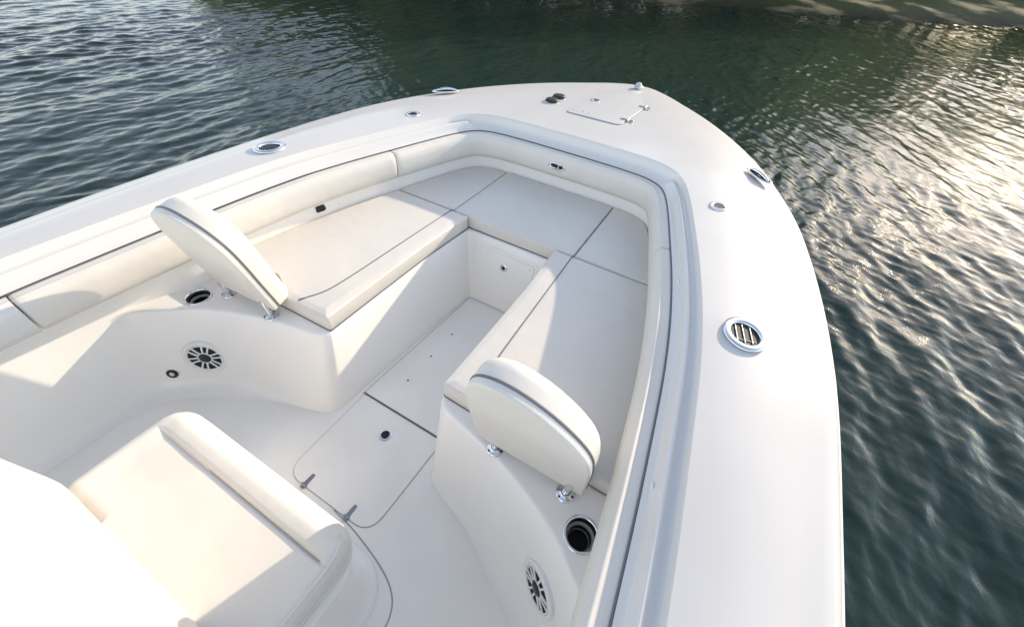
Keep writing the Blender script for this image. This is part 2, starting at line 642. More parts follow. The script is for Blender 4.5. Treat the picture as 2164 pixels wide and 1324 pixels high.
# floor panels
def plate(poly, z, name, material, seam_mat, parent=None, gap=.0045, h=.0025):
    mb = MB(); Q = poly.ring(gap)
    mb.fill([[(q[0], q[1], z + .0012) for q in Q]])
    par = bpart(mb, name, seam_mat, parent, smooth=False)
    mb = MB(); pad(mb, poly, z + .0014, z + h + .0014, .0012)
    bpart(mb, 'panel', material, par)
    return par
fp = plate(rounded([(.684, -.252), (1.574, -.212), (1.574, .212), (.684, .252)], [.004, .02, .02, .004]), 0, 'floor_panel', M['floor'], mat('panel_gap', (.17, .17, .165), .7), gap=.0036)
for x in (.855, 1.05, 1.248):
    mb = MB(); lathe(mb, [(.0055, .0035), (.005, .0052), (.003, .0052)], flat_frame(x, .117, 0), 12)
    bpart(mb, 'screw', M['black'], fp)
fh = plate(rounded([(.205, -.238), (.672, -.244), (.672, .244), (.205, .238)], [.085, .012, .012, .085], 10), 0, 'floor_hatch', M['floor'], M['seamlight'], gap=.0032)
mb = MB()
mb.fill([[(.6735, -.256, .0045), (.6790, -.256, .0045), (.6790, .256, .0045), (.6735, .256, .0045)]])
bpart(mb, 'seal', mat('grey_seal', (.16, .165, .155), .7), fh, smooth=False)
mb = MB(); lathe(mb, [(.031, .003), (.031, .007), (.027, .009), (.021, .0085), (.019, .005)], flat_frame(.558, 0, 0), 32)
lt = bpart(mb, 'latch', M['steel'], fh)
mb = MB(); lathe(mb, [(.0185, .0048), (.0185, .0055)], flat_frame(.558, 0, 0), 24); lathe(mb, [(.010, .0055), (.009, .0078)], flat_frame(.556, -.001, 0), 16)
box(mb, -.006, .006, -.016, .016, .0055, .0075, .002, flat_frame(.575, -.004, 0, .4))
bpart(mb, 'latch_handle', M['black'], fh)
for y in (.129, -.117):
    mb = MB()
    pad(mb, rounded([(-.034, -.010), (.036, -.008), (.036, .008), (-.034, .010)], .007, 4), .0035, .0075, .002, T=flat_frame(.224, y, 0))
    tube(mb, [(.206, y - .014, .008), (.206, y + .014, .008)], .005, 10)
    bpart(mb, 'hinge', M['gunmetal'], fh)
# panel line round the console base
mb = MB()
pl = catmull([(.20, -.05), (.185, -.18), (.150, -.34), (.112, -.435), (.060, -.484), (-.02, -.497), (-.25, -.498), (-.9, -.498)], 8)
NPl = normals2d(pl)
mb.grid([[(p[0] + n[0] * .0025, p[1] + n[1] * .0025, .0012) for p, n in zip(pl, NPl)], [(p[0] - n[0] * .0025, p[1] - n[1] * .0025, .0012) for p, n in zip(pl, NPl)]])
bpart(mb, 'floor_seam', M['seamlight'], smooth=False)

# ------------------------------------------------------------------ fittings that are part of the boat
def rod_holder(x, y):
    e = at('rod_holder', (x, y, zdk(x)), boat)
    a = math.atan2(-.26 if y > 0 else .26, 1)
    T = flat_frame(x, y, zdk(x) + .006, a)
    mb = MB()
    lathe(mb, [(.076, .000), (.0785, .003), (.078, .0065), (.074, .0095), (.067, .0110), (.058, .0105), (.0535, .0085), (.0515, .005), (.051, .001)], T, 48, .98, .87, cap_end=False)
    bpart(mb, 'bezel', M['steel'], e, angle=80)
    mb = MB()
    lathe(mb, [(.052, .002), (.030, .0018), (.001, .0018)], T, 40, .98, .87)
    bpart(mb, 'socket', M['hole'], e)
    mb = MB()
    for u in (-.020, .004, .026):
        hl = math.sqrt(max(0, .047 ** 2 - u * u)) * .94
        box(mb, -hl, hl, u - .0018, u + .0018, .0022, .005, .001, T)
    box(mb, -.030, -.0275, -.032, .032, .0022, .004, .001, T)
    bpart(mb, 'grid_bar', M['gunmetal'], e)
for s in (1, -1): rod_holder(1.164, 1.154 * s)

def deck_vent(x, y):
    T = flat_frame(x, y, zdk(x) + .006)
    mb = MB()
    lathe(mb, [(.041, 0), (.042, .003), (.039, .006), (.033, .007), (.027, .0055), (.0245, .003)], T, 36, cap_end=False)
    o = bpart(mb, 'deck_socket', M['steel'], angle=80)
    mb = MB()
    lathe(mb, [(.0255, .0032), (.012, .003), (.001, .003)], T, 24)
    bpart(mb, 'socket', M['hole'], o)
for s in (1, -1): deck_vent(2.01, .934 * s)

def cleat(x, y):
    s = 1 if y > 0 else -1
    a = math.atan2(-.121 * s, .139)
    e = at('cleat', (x, y, zdk(x)), boat)
    T = flat_frame(x, y, zdk(x) + .004, a)
    mb = MB()
    lathe(mb, [(1, 0), (1.02, .003), (.99, .006), (.93, .0075), (.86, .006), (.82, .002)], T, 48, .098, .036, cap_end=False)
    bpart(mb, 'rim', M['steel'], e, angle=80)
    mb = MB(); lathe(mb, [(.83, .0022), (.4, .0018), (.01, .0018)], T, 40, .098, .036)
    bpart(mb, 'well', M['hole'], e)
    mb = MB()
    pts = [T(u, 0, .004 + .012 * math.cos(u / .075 * 1.45)) for u in np.linspace(-.075, .075, 15)]
    tube(mb, pts, [.004 + .007 * math.cos(u / .075 * 1.3) for u in np.linspace(-.075, .075, 15)], 12)
    for u in (-.022, .022):
        tube(mb, [T(u, 0, .001), T(u, 0, .013)], .008, 12)
    bpart(mb, 'horn', M['steel'], e)
for s in (1, -1): cleat(2.529, 1.070 * s)

for x, y in ((2.862, .374), (2.979, .372)):
    T = flat_frame(x, y, zdk(x) + .006)
    mb = MB(); lathe(mb, [(.047, 0), (.048, .006), (.046, .014), (.041, .019), (.030, .0215), (.015, .0225), (.001, .0225)], T, 32)
    o = bpart(mb, 'foot_switch', M['rubber'], angle=60)
    mb = MB(); lathe(mb, [(.052, -.002), (.053, .002), (.050, .004), (.047, .004)], T, 32, cap_end=False)
    bpart(mb, 'rim', M['steel'], o)

def zda(x, y): return zdk(x) + .0075
HP = rounded([(2.735, -.185), (3.21, -.215), (3.46, -.12), (3.50, 0), (3.46, .12), (3.21, .205), (2.735, .200)], [.05, .08, .12, .12, .12, .05, .03], 6)
mb = MB(); mb.fill([[(q[0], q[1], zdk(q[0]) + .0078) for q in HP.ring(.004)]])
ah = bpart(mb, 'anchor_hatch', M['seamlight'], smooth=False)
mb = MB(); pad(mb, HP, 0, .0045, .002, T=lambda u, v, w: (u, v, zdk(u) + .0082 + w))
bpart(mb, 'panel', M['deck'], ah)
for x in (3.205, 2.85):
    mb = MB()
    T = flat_frame(x, -.215 if x > 3 else -.196, zdk(x) + .0125, math.pi / 2)
    pad(mb, rounded([(-.045, -.012), (.045, -.012), (.045, .012), (-.045, .012)], .009, 4), 0, .004, .002, T=T)
    tube(mb, [T(-.005, -.016, .004), T(-.005, .016, .004)], .006, 10)
    bpart(mb, 'hinge', M['gunmetal'], ah)
T = flat_frame(3.093, .127, zdk(3.09) + .0125)
mb = MB(); lathe(mb, [(.034, 0), (.034, .004), (.029, .006), (.022, .005), (.020, .002)], T, 28)
bpart(mb, 'latch', M['steel'], ah)
mb = MB(); lathe(mb, [(.0195, .0025), (.019, .0042)], T, 20)
bpart(mb, 'latch_socket', M['black'], ah)
for x, y in ((2.80, .105), (2.79, .06)):
    mb = MB(); lathe(mb, [(.007, 0), (.006, .002)], flat_frame(x, y, zdk(x) + .0125), 12)
    bpart(mb, 'screw', M['steel'], ah)

# bow light
T = flat_frame(3.735, -.005, zdk(3.73) + .004)
mb = MB(); lathe(mb, [(.034, 0), (.034, .006), (.029, .009), (.027, .018), (.022, .027), (.012, .031), (.002, .032)], T, 28, 1.15, .9)
bl = bpart(mb, 'bow_light', M['lens'], angle=60)
mb = MB(); lathe(mb, [(.040, -.002), (.041, .006), (.036, .011), (.0345, .011)], T, 28, 1.15, .9, cap_end=False)
bpart(mb, 'rim', M['steel'], bl)

# cup holders
for cx, cy in CUPS:
    T = flat_frame(cx, cy, ZS)
    mb = MB()
    lathe(mb, [(.0455, -.010), (.047, .0005), (.049, .004), (.053, .0055), (.0565, .003), (.057, .0005)], T, 40, cap_end=False)
    c = bpart(mb, 'cup_holder', M['steel'], angle=80)
    mb = MB()
    lathe(mb, [(.0463, -.009), (.0462, -.032), (.0362, -.034), (.0355, -.085), (.001, -.09)], T, 36)
    cu = bpart(mb, 'cup', M['hole'], c)
    mb = MB()
    lathe(mb, [(.0458, -.026), (.0445, -.0285), (.0400, -.030), (.0378, -.029), (.0368, -.032), (.0366, -.05)], T, 36, cap_end=False)
    lathe(mb, [(.0352, -.055), (.033, -.057), (.0325, -.06)], T, 36, cap_end=False)
    bpart(mb, 'step_ring', M['smoke'], c, angle=60)

# speakers on the curved aft walls
def speaker(y):
    P, n, up, side = pod_point(y, .188)
    P = P + n * .006
    T = frame(P, side, up, n)
    e = at('speaker', P, boat)
    mb = MB()
    lathe(mb, [(.095, -.012), (.0955, .004), (.092, .008), (.083, .0095), (.078, .007), (.0765, .004)], T, 48, cap_end=False)
    bpart(mb, 'ring', M['white'], e, angle=60)
    mb = MB(); lathe(mb, [(.0775, .0035), (.05, .002), (.001, .002)], T, 40)
    bpart(mb, 'cone', M['hole'], e)
    mb = MB(); lathe(mb, [(.027, .0025), (.026, .008), (.018, .013), (.008, .0145), (.001, .0148)], T, 28)
    bpart(mb, 'dust_cap', M['black'], e, angle=60)
    g = MB()
    for k in range(6):
        a0 = math.radians(60 * k + 18)
        for s in (-.18, .18):
            c1, c2 = a0 + s * 1.55, a0 + s
            p0 = (.029 * math.cos(c1), .029 * math.sin(c1)); p1 = (.079 * math.cos(c2), .079 * math.sin(c2))
            tube(g, [T(p0[0], p0[1], .006), T(p1[0], p1[1], .0068)], .0042, 6)
    tube(g, [T(.029 * math.cos(a), .029 * math.sin(a), .006) for a in np.linspace(0, 2 * math.pi, 33)[:-1]], .0028, 6, closed=True)
    tube(g, [T(.0735 * math.cos(a), .0735 * math.sin(a), .006) for a in np.linspace(0, 2 * math.pi, 49)[:-1]], .003, 6, closed=True)
    bpart(g, 'grille', M['white'], e)
for s in (1, -1): speaker(.898 * s)
P, n, up_, side = pod_point(1.03, .10)
T = frame(P, side, up_, n)
mb = MB(); lathe(mb, [(.025, -.002), (.025, .004), (.021, .007), (.014, .006), (.012, .003)], T, 28)
o = bpart(mb, 'switch', M['black'], angle=60)
mb = MB(); lathe(mb, [(.0115, .0035), (.011, .0055), (.001, .006)], T, 20)
bpart(mb, 'button', M['steel'], o)

# courtesy lights
zf = .703
T = frame((2.308 - .0695, .012, zf), (0, -1, 0), (0, 0, 1), (-1, 0, 0))
mb = MB(); lathe(mb, [(1, -.004), (1.03, .003), (.95, .006), (.82, .006), (.78, .004)], T, 40, .055, .022)
cl = bpart(mb, 'courtesy_light', M['steel'], angle=60)
mb = MB()
lathe(mb, [(.012, .0042), (.011, .0075), (.001, .0078)], frame(T(.026, 0, 0), (0, -1, 0), (0, 0, 1), (-1, 0, 0)), 20)
pad(mb, rr(-.038, .006, -.009, .009, .008), .0042, .0072, .001, T=T)
bpart(mb, 'lens', M['black'], cl)
i = min((k for k in range(NP) if LIN[k][1] > 0), key=lambda k: abs(LIN[k][0] - 1.17))
n2 = NGA[i]; t2 = np.array([n2[1], -n2[0]])
T = frame((LIN[i][0], LIN[i][1], .588), (t2[0], t2[1], 0), (0, 0, 1), (n2[0], n2[1], 0))
mb = MB(); pad(mb, rounded([(-.028, -.010), (-.016, -.020), (.028, -.018), (.028, .016), (-.020, .016)], .006, 3), -.002, .006, .003, T=T)
o = bpart(mb, 'courtesy_light', M['black'])
mb = MB(); lathe(mb, [(.005, -.001), (.004, .003)], frame(T(-.11, -.012, 0), (t2[0], t2[1], 0), (0, 0, 1), (n2[0], n2[1], 0)), 10)
bpart(mb, 'screw', M['steel'], o)
# little clips on the coaming step
for x in (.566, 1.417):
    i = min((k for k in range(NP) if GAS[k][1] < 0), key=lambda k: abs(GAS[k][0] - x))
    p = GAS[i] - NGA[i] * .022
    mb = MB(); tube(mb, [(p[0] - .012, p[1], zdk(x) - .066), (p[0], p[1] + .004, zdk(x) - .060), (p[0] + .010, p[1] + .002, zdk(x) - .066)], .004, 8)
    bpart(mb, 'clip', M['white'])

tag(boat, 'large white fishing boat bow with cream bolsters, floating on the dark water', 'boat')

# ------------------------------------------------------------------ loose seat cushions
ZC = .543
def lin_y(x, side=1, inset=.004):
    """liner half-breadth at x (port side)"""
    H = LIN[:NP // 2 + 1]
    xs, ys = H[:, 0], H[:, 1]
    return float(np.interp(x, xs, ys)) - inset

def cushion(name, poly, label, group, r=.012, puff=.006, zt=ZC, seams=()):
    c = poly.P.mean(0)
    o = empty(name, (c[0], c[1], ZS))
    tag(o, label, 'cushion', group)
    mb = MB()
    pad(mb, poly, .0025, zt - ZS, r, .008, T=lambda u, v, w: (u - c[0], v - c[1], w), puff=puff, puff_in=.028)
    mb.build('pad', M['vinyl'], o, angle=60)
    mb = MB()
    tube(mb, [(q[0] - c[0], q[1] - c[1], .0028) for q in poly.ring(-.0015)], .0044, 6, closed=True)
    mb.build('welt', M['piping'], o)
    for s in seams:
        mb = MB()
        tube(mb, [(p[0] - c[0], p[1] - c[1], zt - ZS + puff * 1.0) for p in s], .0032, 6)
        mb.build('piping', M['piping'], o)
    return o

def liner_run(x0, x1, n=14, inset=.006):
    return [(x, lin_y(x, inset=inset)) for x in np.linspace(x0, x1, n)]

side_poly = [(.652, .300), (.95, .300), (1.30, .297), (1.655, .276)] + liner_run(1.655, .628, 16)
SR = [.012, 0, 0, .008, .02] + [0] * 14 + [.03]
seam_side = catmull([(.662, .474), (.70, .452), (.765, .424), (.86, .412), (1.0, .406), (1.3, .397), (1.652, .385)], 6)
g = 'loose cushions of the bow lounge seats'
cushion('seat_cushion', rounded(side_poly, SR, 5), 'long cream cushion on the port bow seat, sunlit', g, seams=[seam_side])
flip = lambda L: [(x, -y) for x, y in L]
cushion('seat_cushion', rounded(flip(side_poly), SR, 5), 'long cream cushion on the starboard bow seat, half shaded, beside the deck rod holder', g, seams=[np.array(flip(seam_side))])
# bow: corner run of the liner from x=1.662 to centre
Hh = LIN[:NP // 2 + 1] + NGA[:NP // 2 + 1] * .006
run = [(p[0], p[1]) for p in Hh if p[0] > 1.665]
corner = [(1.666, .3890), (1.666, float(np.interp(1.666, Hh[:, 0], Hh[:, 1])))] + [p for p in run if p[1] > .389]
corner.append((run[[i for i, p in enumerate(run) if p[1] > .389][-1]][0], .389))
CR = [.008] * 2 + [0] * (len(corner) - 3) + [.008]
cushion('seat_cushion', rounded(corner, CR, 4), 'small wedge-shaped cream cushion in the port bow corner, fully shaded', g, puff=0)
cushion('seat_cushion', rounded(flip(corner), CR, 4), 'small wedge-shaped cream cushion in the starboard bow corner, fully shaded', g, puff=0)
xf = float(np.interp(.3, Hh[::-1][:, 1], Hh[::-1][:, 0]))
cen = [(1.660, -.276), (1.660, -.3835), (xf, -.3835), (xf, .3835), (1.660, .3835), (1.660, .276)]
cen = rounded([(1.6625, -.3825), (xf, -.3825), (xf, .3825), (1.6625, .3825)], .008, 4)
cushion('filler_cushion', cen, 'wide rectangular cream cushion across the bow, above the drawer front', g)

# ------------------------------------------------------------------ removable backrests
def backrest(s, label):
    o = empty('backrest', (.57, .715 * s, ZS))
    tag(o, label, 'backrest', 'removable backrests of the bow seats')
    lean = math.atan(.26 if s > 0 else .20)
    yaw = math.radians(4) if s > 0 else 0.0
    cy_, sy_ = math.cos(yaw), math.sin(yaw)
    hf = np.array([cy_, s * sy_, 0]); ua = np.array([-sy_, s * cy_, 0]); zv = np.array([0, 0, 1])
    upv = zv * math.cos(lean) - hf * math.sin(lean); fw = hf * math.cos(lean) + zv * math.sin(lean)
    org = np.array([.553 - .57, 0, .572 - ZS])
    T = lambda u, v, w: tuple(org + ua * (u - .715) + upv * v + fw * w)
    L = catmull([(.512, -.070), (.506, .10), (.509, .21), (.521, .32), (.556, .383), (.626, .412), (.715, .397), (.804, .342), (.874, .258), (.898 + .012 * (s > 0), .15), (.904, -.070)], 4)
    if s > 0: L = catmull([(.525, -.055), (.505, .10), (.487, .22), (.483, .32), (.512, .385), (.57, .428), (.65, .450), (.73, .433), (.80, .378), (.843, .29), (.860, .17), (.862, -.055)], 4)
    P = RP([tuple(q) for q in L], [.012] + [0] * (len(L) - 2) + [.012], 4, .03)
    mb = MB()
    pad(mb, P, .030, .110, .048, 0, T=T, puff=.012, puff_in=.05)
    mb.build('pad', M['vinyl'], o, angle=60)
    mb = MB()
    # back shell: the flat panel facing aft
    pad(mb, P, -.022, .002, .008, 0, T=lambda u, v, w: T(u, v, -w))
    mb.build('back_panel', M['vinyl'], o, angle=60)
    mb = MB()
    tube(mb, [T(q[0], q[1], .026) for q in P.ring(-.002)], .0053, 8, closed=True)
    mb.build('piping', M['piping'], o)
    for yy, xo in ((.579, .576), (.853, .565)):
        mb = MB()
        x0, y0 = xo - .57, s * (yy - .715)
        tube(mb, [(x0, y0, .004), (x0 - .002, y0, .045), (x0 - .004, y0 + .006 * s, .085), (x0 + .004, y0 + .010 * s, .135)], .0125, 14)
        mb.build('post', M['steel'], o)
        mb = MB()
        lathe(mb, [(.031, .0006), (.031, .004), (.027, .007), (.020, .009), (.017, .014), (.014, .015)], flat_frame(x0, y0, 0), 28, cap_end=False)
        f = mb.build('flange', M['steel'], o, angle=60)
        for k in range(3):
            mb = MB()
            a = 2 * math.pi * k / 3 + .5
            lathe(mb, [(.0045, .006), (.004, .0085)], flat_frame(x0 + .0245 * math.cos(a), y0 + .0245 * math.sin(a), 0), 10)
            mb.build('screw', M['black'], f)
backrest(1, 'cream padded backrest leaning over the sunlit port seat, grey piping, two steel posts')
backrest(-1, 'cream padded backrest with grey piping above the starboard seat, beside the open cup holder')

# ------------------------------------------------------------------ console seat
cs = empty('console_seat', (-.1, 0, 0))
tag(cs, 'thick cream lounge seat with leaning backrest on the front of the console', 'seat')
def cpart(mb, name, m, **k):
    mb.v = [(p[0] + .1, p[1], p[2]) for p in mb.v]
    return mb.build(name, m, cs, **k)
mb = MB()
base = rounded([(-1.1, -.36), (.035, -.36), (.085, -.30), (.085, .30), (.035, .36), (-1.1, .36)], [.02, .10, .10, .10, .10, .02], 8)
rows = []
for z, d in ((.002, .065), (.006, .045), (.02, .022), (.045, .008), (.09, 0), (.25, .004), (.315, .010), (.335, .022), (.345, .040), (.355, .047), (.372, .047), (.384, .040), (.392, .026), (.44, .022)):
    Q = base.ring(d)
    rows.append([(q[0], q[1], z) for q in Q])
mb.grid(rows, closed=True); mb.fill([rows[-1]])
cpart(mb, 'base', M['gelcoat'], angle=60)
RB = .045
X0, X1, HW, RC, ZT = -.232, .128, .408, .085, .545
def seat_top(x, y):
    # distance to the rounded outline (front corners rounded, back open)
    qx, qy = x - (X1 - RC), abs(y) - (HW - RC)
    if qx > 0 and qy > 0: d = RC - math.hypot(qx, qy)
    else: d = min(X1 - x, HW - abs(y))
    if y > .2:
        q1, q2 = (X0 + RB) - x, y - (HW - RB)
        if q1 > 0 and q2 > 0: d = min(d, RB - math.hypot(q1, q2))
        else: d = min(d, x - X0)
    d = max(0.0, d)
    wf = sstep(-.015, .015, (HW - abs(y)) - (X1 - x))
    RE = (.030 + .028 * sstep(-.30, .25, y)) * (1 - wf) + .060 * wf
    z = ZT - RE + math.sqrt(max(0, RE * RE - max(0, RE - d) ** 2))
    side = 1 - sstep(.29, .375, y)
    k = sstep(.10, .028, x) * 0 + (1 - sstep(.026, .036, x))
    z -= .008 * k * side * (1 - sstep(.34, .40, -y) * .4)
    z -= .007 * math.exp(-((x - .030) / .0075) ** 2) * side * (1 - sstep(.37, .40, -y))
    z += .007 * max(0, 1 - ((x - .08) / .05) ** 2) * side
    return z + .002 * mnoise.noise(Vector((x * 9, y * 9, 1)))
rows = []
ny, nx = 150, 110
for i in range(ny + 1):
    y = -HW * math.cos(math.pi * i / ny)
    q = abs(y) - (HW - RC)
    xe = X1 - RC + math.sqrt(max(0, RC * RC - max(0, q) ** 2)) if q > 0 else X1
    q2 = y - (HW - RB)
    xs = X0 + RB - math.sqrt(max(0, RB * RB - q2 * q2)) if q2 > 0 else X0
    us = np.concatenate([.2 * (1 - np.cos(np.linspace(0, math.pi / 2, 24, endpoint=False))), np.linspace(.2, .62, 20, endpoint=False), np.linspace(.62, .82, 50, endpoint=False), .82 + .18 * np.sin(np.linspace(0, math.pi / 2, 30))])
    rows.append([(xs + (xe - xs) * u, y, seat_top(xs + (xe - xs) * u, y)) for u in us])
mb = MB()
mb.grid(rows)
edge = [r[0] for r in rows][::-1] + rows[0] + [r[-1] for r in rows][1:] + rows[-1][::-1][1:]
skirt = [p for p in edge]
mb.grid([skirt, [(p[0], p[1], p[2] - .025) for p in skirt], [(p[0] * .995, p[1] * .995, .43) for p in skirt]])
c = cpart(mb, 'seat_cushion', M['vinyl'], angle=75)
mb = MB()
tube(mb, [(.029, y, seat_top(.029, y) + .001) for y in np.linspace(-.368, .10, 40)], [.0026 * (1 - .7 * i / 39) for i in range(40)], 6)
cpart(mb, 'piping', M['seamlight'])
mb = MB()
tube(mb, [(p[0], p[1], .462) for p in [(X0, -HW - .001)] + [(X1 - RC + RC * math.cos(a), -HW + RC + RC * math.sin(a)) for a in np.linspace(-math.pi / 2, 0, 10)] + [(X1 - RC + RC * math.cos(a), HW - RC + RC * math.sin(a)) for a in np.linspace(0, math.pi / 2, 10)] + [(X0 + .09, HW + .001)]], .004, 6)
cpart(mb, 'welt', M['vinyl'])
mb = MB()
pe = [(X0, -HW + .010)] + [(X1 - RC + (RC - .010) * math.cos(a), -HW + RC + (RC - .010) * math.sin(a)) for a in np.linspace(-math.pi / 2, -.5, 8)]
tube(mb, [(p[0], p[1], seat_top(*p) + .002) for p in densify_open(pe, .03)], .0045, 8)
cpart(mb, 'edge_piping', M['vinyl'])
# leaning backrest
lean = math.radians(5)
upv = np.array([-math.sin(lean), 0, math.cos(lean)]); fw = np.array([math.cos(lean), 0, math.sin(lean)])
T = lambda u, v, w: tuple(np.array([-.312, 0, .50]) + np.array([0, u, 0]) + upv * v + fw * w)
bp = rounded([(-.425, .0), (.425, .0), (.43, .30), (.415, .62), (-.415, .62), (-.43, .30)], [.10, .10, .1, .09, .09, .1], 7, .05)
mb = MB()
pad(mb, bp, 0, .115, .055, .01, T=T, puff=.010, puff_in=.06)
cpart(mb, 'backrest', M['vinyl'], angle=60)
mb = MB()
pad(mb, rounded([(-1.15, -.40), (-.46, -.40), (-.46, .40), (-1.15, .40)], .05, 5), .001, .98, .04)
cpart(mb, 'console', M['gelcoat'], angle=60)

# ------------------------------------------------------------------ water
ZW = -.42
def waves(X, Y):
    """height of the rippled surface: short wind ripples over a low swell, crests running mostly one way"""
    r = np.random.default_rng(5)
    H = np.zeros_like(X)
    wx = X + .16 * np.sin(.55 * X + .9 * Y + 1.0) + .05 * np.sin(1.7 * Y - 1.1 * X)
    wy = Y + .16 * np.sin(.75 * X - .5 * Y + 2.0) + .05 * np.sin(1.5 * X + 1.3 * Y)
    env = .75 + .45 * np.sin(.23 * X + .31 * Y + .6) * np.sin(.37 * Y - .19 * X + 1.7)
    t = np.clip((Y + .5) / 5.0, 0, 1); side = 1 - .22 * t * t * (3 - 2 * t)
    for lam, amp, n, spread in ((2.2, .008, 5, .6), (.95, .0115, 10, .5), (.52, .0105, 14, .6), (.30, .0078, 20, .6), (.18, .0034, 22, .7), (.11, .0009, 16, .8)):
        for _ in range(n):
            l = lam * r.uniform(.75, 1.3)
            a = WAVE_DIR + r.normal(0, spread) * .75
            if lam < 1: a = a + (.12 if _ % 2 else -.12)
            k = 2 * math.pi / l
            ph = r.uniform(0, 2 * math.pi)
            s = np.sin(k * (wx * math.cos(a) + wy * math.sin(a)) + ph)
            H += (side if lam < 2 else 1) * amp * .95 / math.sqrt(n) * (s - .3 * (1 - 2 * s * s)) * (env if lam < 1 else 1)
    return H
WAVE_DIR = math.radians(102)

def water():
    nr, na = 1300, 1400
    rr_ = 1.2 * (95 / 1.2) ** (np.linspace(0, 1, nr))
    aa = np.radians(np.linspace(-75, 125, na))
    Rg, Ag = np.meshgrid(rr_, aa, indexing='ij')
    X = Rg * np.cos(Ag); Y = Rg * np.sin(Ag) - .3
    fade = 1 / (1 + (Rg / 60) ** 3)
    Z = ZW + waves(X, Y) * fade
    # rest of the circle and the far water, coarse
    verts = np.stack([X, Y, Z], -1).reshape(-1, 3)
    i = np.arange(nr - 1)[:, None] * na + np.arange(na - 1)[None, :]
    quads = np.stack([i, i + na, i + na + 1, i + 1], -1).reshape(-1, 4)
    me = bpy.data.meshes.new('water')
    # coarse ring pieces
    ex, eq = [], []
    base = len(verts)
    a2 = np.radians(np.linspace(125, 285, 60)); r2 = 1.2 * (95 / 1.2) ** np.linspace(0, 1, 40)
    R2, A2 = np.meshgrid(r2, a2, indexing='ij')
    v2 = np.stack([R2 * np.cos(A2), R2 * np.sin(A2) - .3, np.full_like(R2, ZW)], -1).reshape(-1, 3)
    j = np.arange(39)[:, None] * 60 + np.arange(59)[None, :]
    q2 = np.stack([j, j + 60, j + 61, j + 1], -1).reshape(-1, 4) + base
    a3 = np.radians(np.linspace(-75, 285, 120)); r3 = np.array([95, 200, 500, 1500.])
    R3, A3 = np.meshgrid(r3, a3, indexing='ij')
    v3 = np.stack([R3 * np.cos(A3), R3 * np.sin(A3) - .3, np.full_like(R3, ZW)], -1).reshape(-1, 3)
    j = np.arange(3)[:, None] * 120 + np.arange(119)[None, :]
    q3 = np.stack([j, j + 120, j + 121, j + 1], -1).reshape(-1, 4) + base + len(v2)
    verts = np.vstack([verts, v2, v3]); quads = np.vstack([quads, q2, q3])
    me.vertices.add(len(verts)); me.vertices.foreach_set('co', verts.astype(np.float32).ravel())
    me.loops.add(len(quads) * 4); me.loops.foreach_set('vertex_index', quads.astype(np.int32).ravel())
    me.polygons.add(len(quads))
    me.polygons.foreach_set('loop_start', np.arange(0, len(quads) * 4, 4, dtype=np.int32))
    me.polygons.foreach_set('loop_total', np.full(len(quads), 4, np.int32))
    me.polygons.foreach_set('use_smooth', np.ones(len(quads), bool))
    me.update(calc_edges=True)
    m = mat('lake_water', (.014, .032, .031), .012, 0, .26, 1.33)
    n, l = m.node_tree.nodes, m.node_tree.links
    tc = n.new('ShaderNodeTexCoord')
    mp = n.new('ShaderNodeMapping'); mp.vector_type = 'TEXTURE'; mp.inputs['Rotation'].default_value = (0, 0, WAVE_DIR - math.pi / 2); mp.inputs['Scale'].default_value = (1.35, .9, 1)
    l.new(tc.outputs['Object'], mp.inputs[0])
    t = n.new('ShaderNodeTexNoise'); t.inputs['Scale'].default_value = 11; t.inputs['Detail'].default_value = 5; t.inputs['Roughness'].default_value = .6
    l.new(mp.outputs[0], t.inputs['Vector'])
    b = n.new('ShaderNodeBump'); b.inputs['Strength'].default_value = .8; b.inputs['Distance'].default_value = .006
    l.new(t.outputs[0], b.inputs['Height']); l.new(b.outputs[0], n['Principled BSDF'].inputs['Normal'])
    me.materials.append(m)
    o = bpy.data.objects.new('water', me); COL.objects.link(o)
    tag(o, None, None, None, 'structure')
water()

# ------------------------------------------------------------------ far bank and its trees
SH = catmull([(2, 62), (9, 34), (12.5, 18), (16.2, 8.9), (21.8, 2.6), (26.2, -3.6), (31.5, -10.5), (40, -20), (52, -36)], 10)
NSH = normals2d(SH)
if NSH[len(SH) // 2][0] < 0: NSH = -NSH
def bank_z(d, x, y):
    return ZW - .25 + .16 * d ** .9 + .12 * mnoise.noise(Vector((x * .35, y * .35, 0))) + .05 * mnoise.noise(Vector((x * 1.3, y * 1.3, 3)))
ds = [-1.5, -.5, 0, .4, .8, 1.3, 1.9, 2.6, 3.4, 4.4, 6, 8, 11, 16, 25, 50, 120]
SHd = catmull([tuple(p) for p in SH], 5); NSd = normals2d(SHd)
if NSd[len(SHd) // 2][0] < 0: NSd = -NSd
rows = []
for d in ds:
    rows.append([(p[0] + n[0] * d, p[1] + n[1] * d, bank_z(d, *(p + n * d)) if d > 0 else ZW - .3 + .1 * d) for p, n in zip(SHd, NSd)])
mb = MB(); mb.grid(rows)
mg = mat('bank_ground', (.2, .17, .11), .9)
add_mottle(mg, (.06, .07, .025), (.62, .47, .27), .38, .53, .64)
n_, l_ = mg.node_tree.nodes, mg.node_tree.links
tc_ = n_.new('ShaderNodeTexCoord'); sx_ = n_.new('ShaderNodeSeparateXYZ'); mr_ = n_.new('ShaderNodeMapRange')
mr_.inputs['From Min'].default_value = ZW; mr_.inputs['From Max'].default_value = ZW + .30  # low strip of the bank: its shade is painted into the ground colour
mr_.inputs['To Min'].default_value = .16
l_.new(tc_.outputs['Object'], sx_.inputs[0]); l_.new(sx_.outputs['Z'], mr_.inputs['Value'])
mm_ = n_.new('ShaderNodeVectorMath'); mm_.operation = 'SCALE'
src_ = n_['Principled BSDF'].inputs['Base Color'].links[0].from_socket
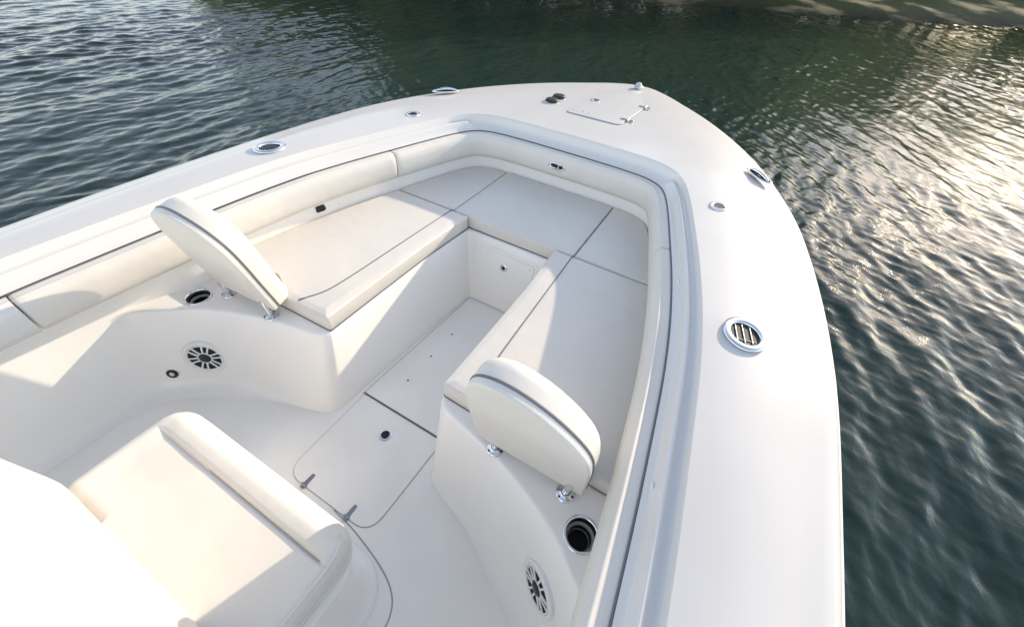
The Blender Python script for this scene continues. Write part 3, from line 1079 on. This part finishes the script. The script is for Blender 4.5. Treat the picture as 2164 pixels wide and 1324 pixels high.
l_.new(src_, mm_.inputs[0]); l_.new(mr_.outputs[0], mm_.inputs['Scale']); l_.new(mm_.outputs[0], n_['Principled BSDF'].inputs['Base Color'])
add_bump(mg, 6, .6, .05)
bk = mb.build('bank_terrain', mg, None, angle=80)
tag(bk, None, None, None, 'structure')

def leaves(P, sz, rng):
    """quads of random tilt at points P"""
    n = len(P)
    a = rng.normal(size=(n, 3)); a /= np.linalg.norm(a, axis=1)[:, None]
    b = rng.normal(size=(n, 3)); b -= a * np.sum(a * b, 1)[:, None]; b /= np.linalg.norm(b, axis=1)[:, None]
    s = sz * rng.uniform(.6, 1.4, n)[:, None]
    v = np.stack([P - a * s - b * s * .5, P + a * s - b * s * .5, P + a * s * .8 + b * s * .5, P - a * s * .8 + b * s * .5], 1)
    return v.reshape(-1, 3)

def treeline():
    r = np.random.default_rng(3)
    vs = []
    tm = MB()
    n = len(SHd)
    sdir = np.array([SUN_DIR.x, SUN_DIR.y]) / math.hypot(SUN_DIR.x, SUN_DIR.y)
    for i in range(0, n, 2):
        p, nn = SHd[i], NSd[i]
        if p[1] > 26: continue
        for layer in range(2):
            d = r.uniform(7.0, 9.5) + layer * 3.5 + (5 if p[0] > 27 else 0)
            x, y = p + nn * d + r.normal(0, .5, 2)
            az = math.degrees(math.atan2(y, x))
            gap = False
            for gx, gy in ((27.6, -4.8), (33.5, -11.4)):
                q = np.array([x - gx, y - gy])
                if q @ sdir > 0 and abs(q @ np.array([-sdir[1], sdir[0]])) < 1.2: gap = True
            if gap: continue
            h = r.uniform(8.0, 11.5) + layer * 1.5
            if -42 < az < -2: h = r.uniform(7.2, 9.0) + layer * .7
            if p[0] > 26: h *= 1.15
            if az > 38: h *= .42
            zb = bank_z(d, x, y)
            tube(tm, [(x, y, zb - .1), (x + .1, y, zb + h * .4), (x - .05, y + .1, zb + h * .8)], [.14, .10, .04], 7)
            for c in range(24):
                cz = zb + h * r.uniform(.13, .95)
                rad = h * .2 * (1.25 - (cz - zb) / h) + .35
                cx, cy = x + r.normal(0, rad * .75), y + r.normal(0, rad * .75)
                q = r.normal(size=(70, 3)); q /= np.linalg.norm(q, axis=1)[:, None]
                q = q * (r.uniform(.3, 1, (70, 1)) ** .5) * np.array([rad, rad, rad * .6])
                vs.append(leaves(q + np.array([cx, cy, cz]), .16, r))
    v = np.vstack(vs)
    f = np.arange(len(v)).reshape(-1, 4)
    me = bpy.data.meshes.new('treeline')
    tv, tf = tm.v, tm.f
    off = len(v)
    me.from_pydata([tuple(q) for q in v] + tv, [], [tuple(q) for q in f] + [tuple(off + k for k in q) for q in tf])
    ml = mat('leaf_green', (.06, .10, .025), .6)
    add_mottle(ml, (.17, .20, .055), (.36, .36, .11), .8)
    n_, l_ = ml.node_tree.nodes, ml.node_tree.links
    tr = n_.new('ShaderNodeBsdfTranslucent'); tr.inputs['Color'].default_value = (.5, .55, .16, 1)
    mx = n_.new('ShaderNodeMixShader'); mx.inputs[0].default_value = .45
    l_.new(n_['Principled BSDF'].outputs[0], mx.inputs[1]); l_.new(tr.outputs[0], mx.inputs[2])
    l_.new(mx.outputs[0], n_['Material Output'].inputs['Surface'])
    mk = mat('bark', (.11, .085, .06), .9)
    me.materials.append(ml); me.materials.append(mk)
    mi = np.zeros(len(me.polygons), np.int32); mi[len(f):] = 1
    me.polygons.foreach_set('material_index', mi)
    o = bpy.data.objects.new('treeline', me); COL.objects.link(o)
    tag(o, 'dense green wood along the far bank, mirrored in the water', None, None, 'stuff')
treeline()
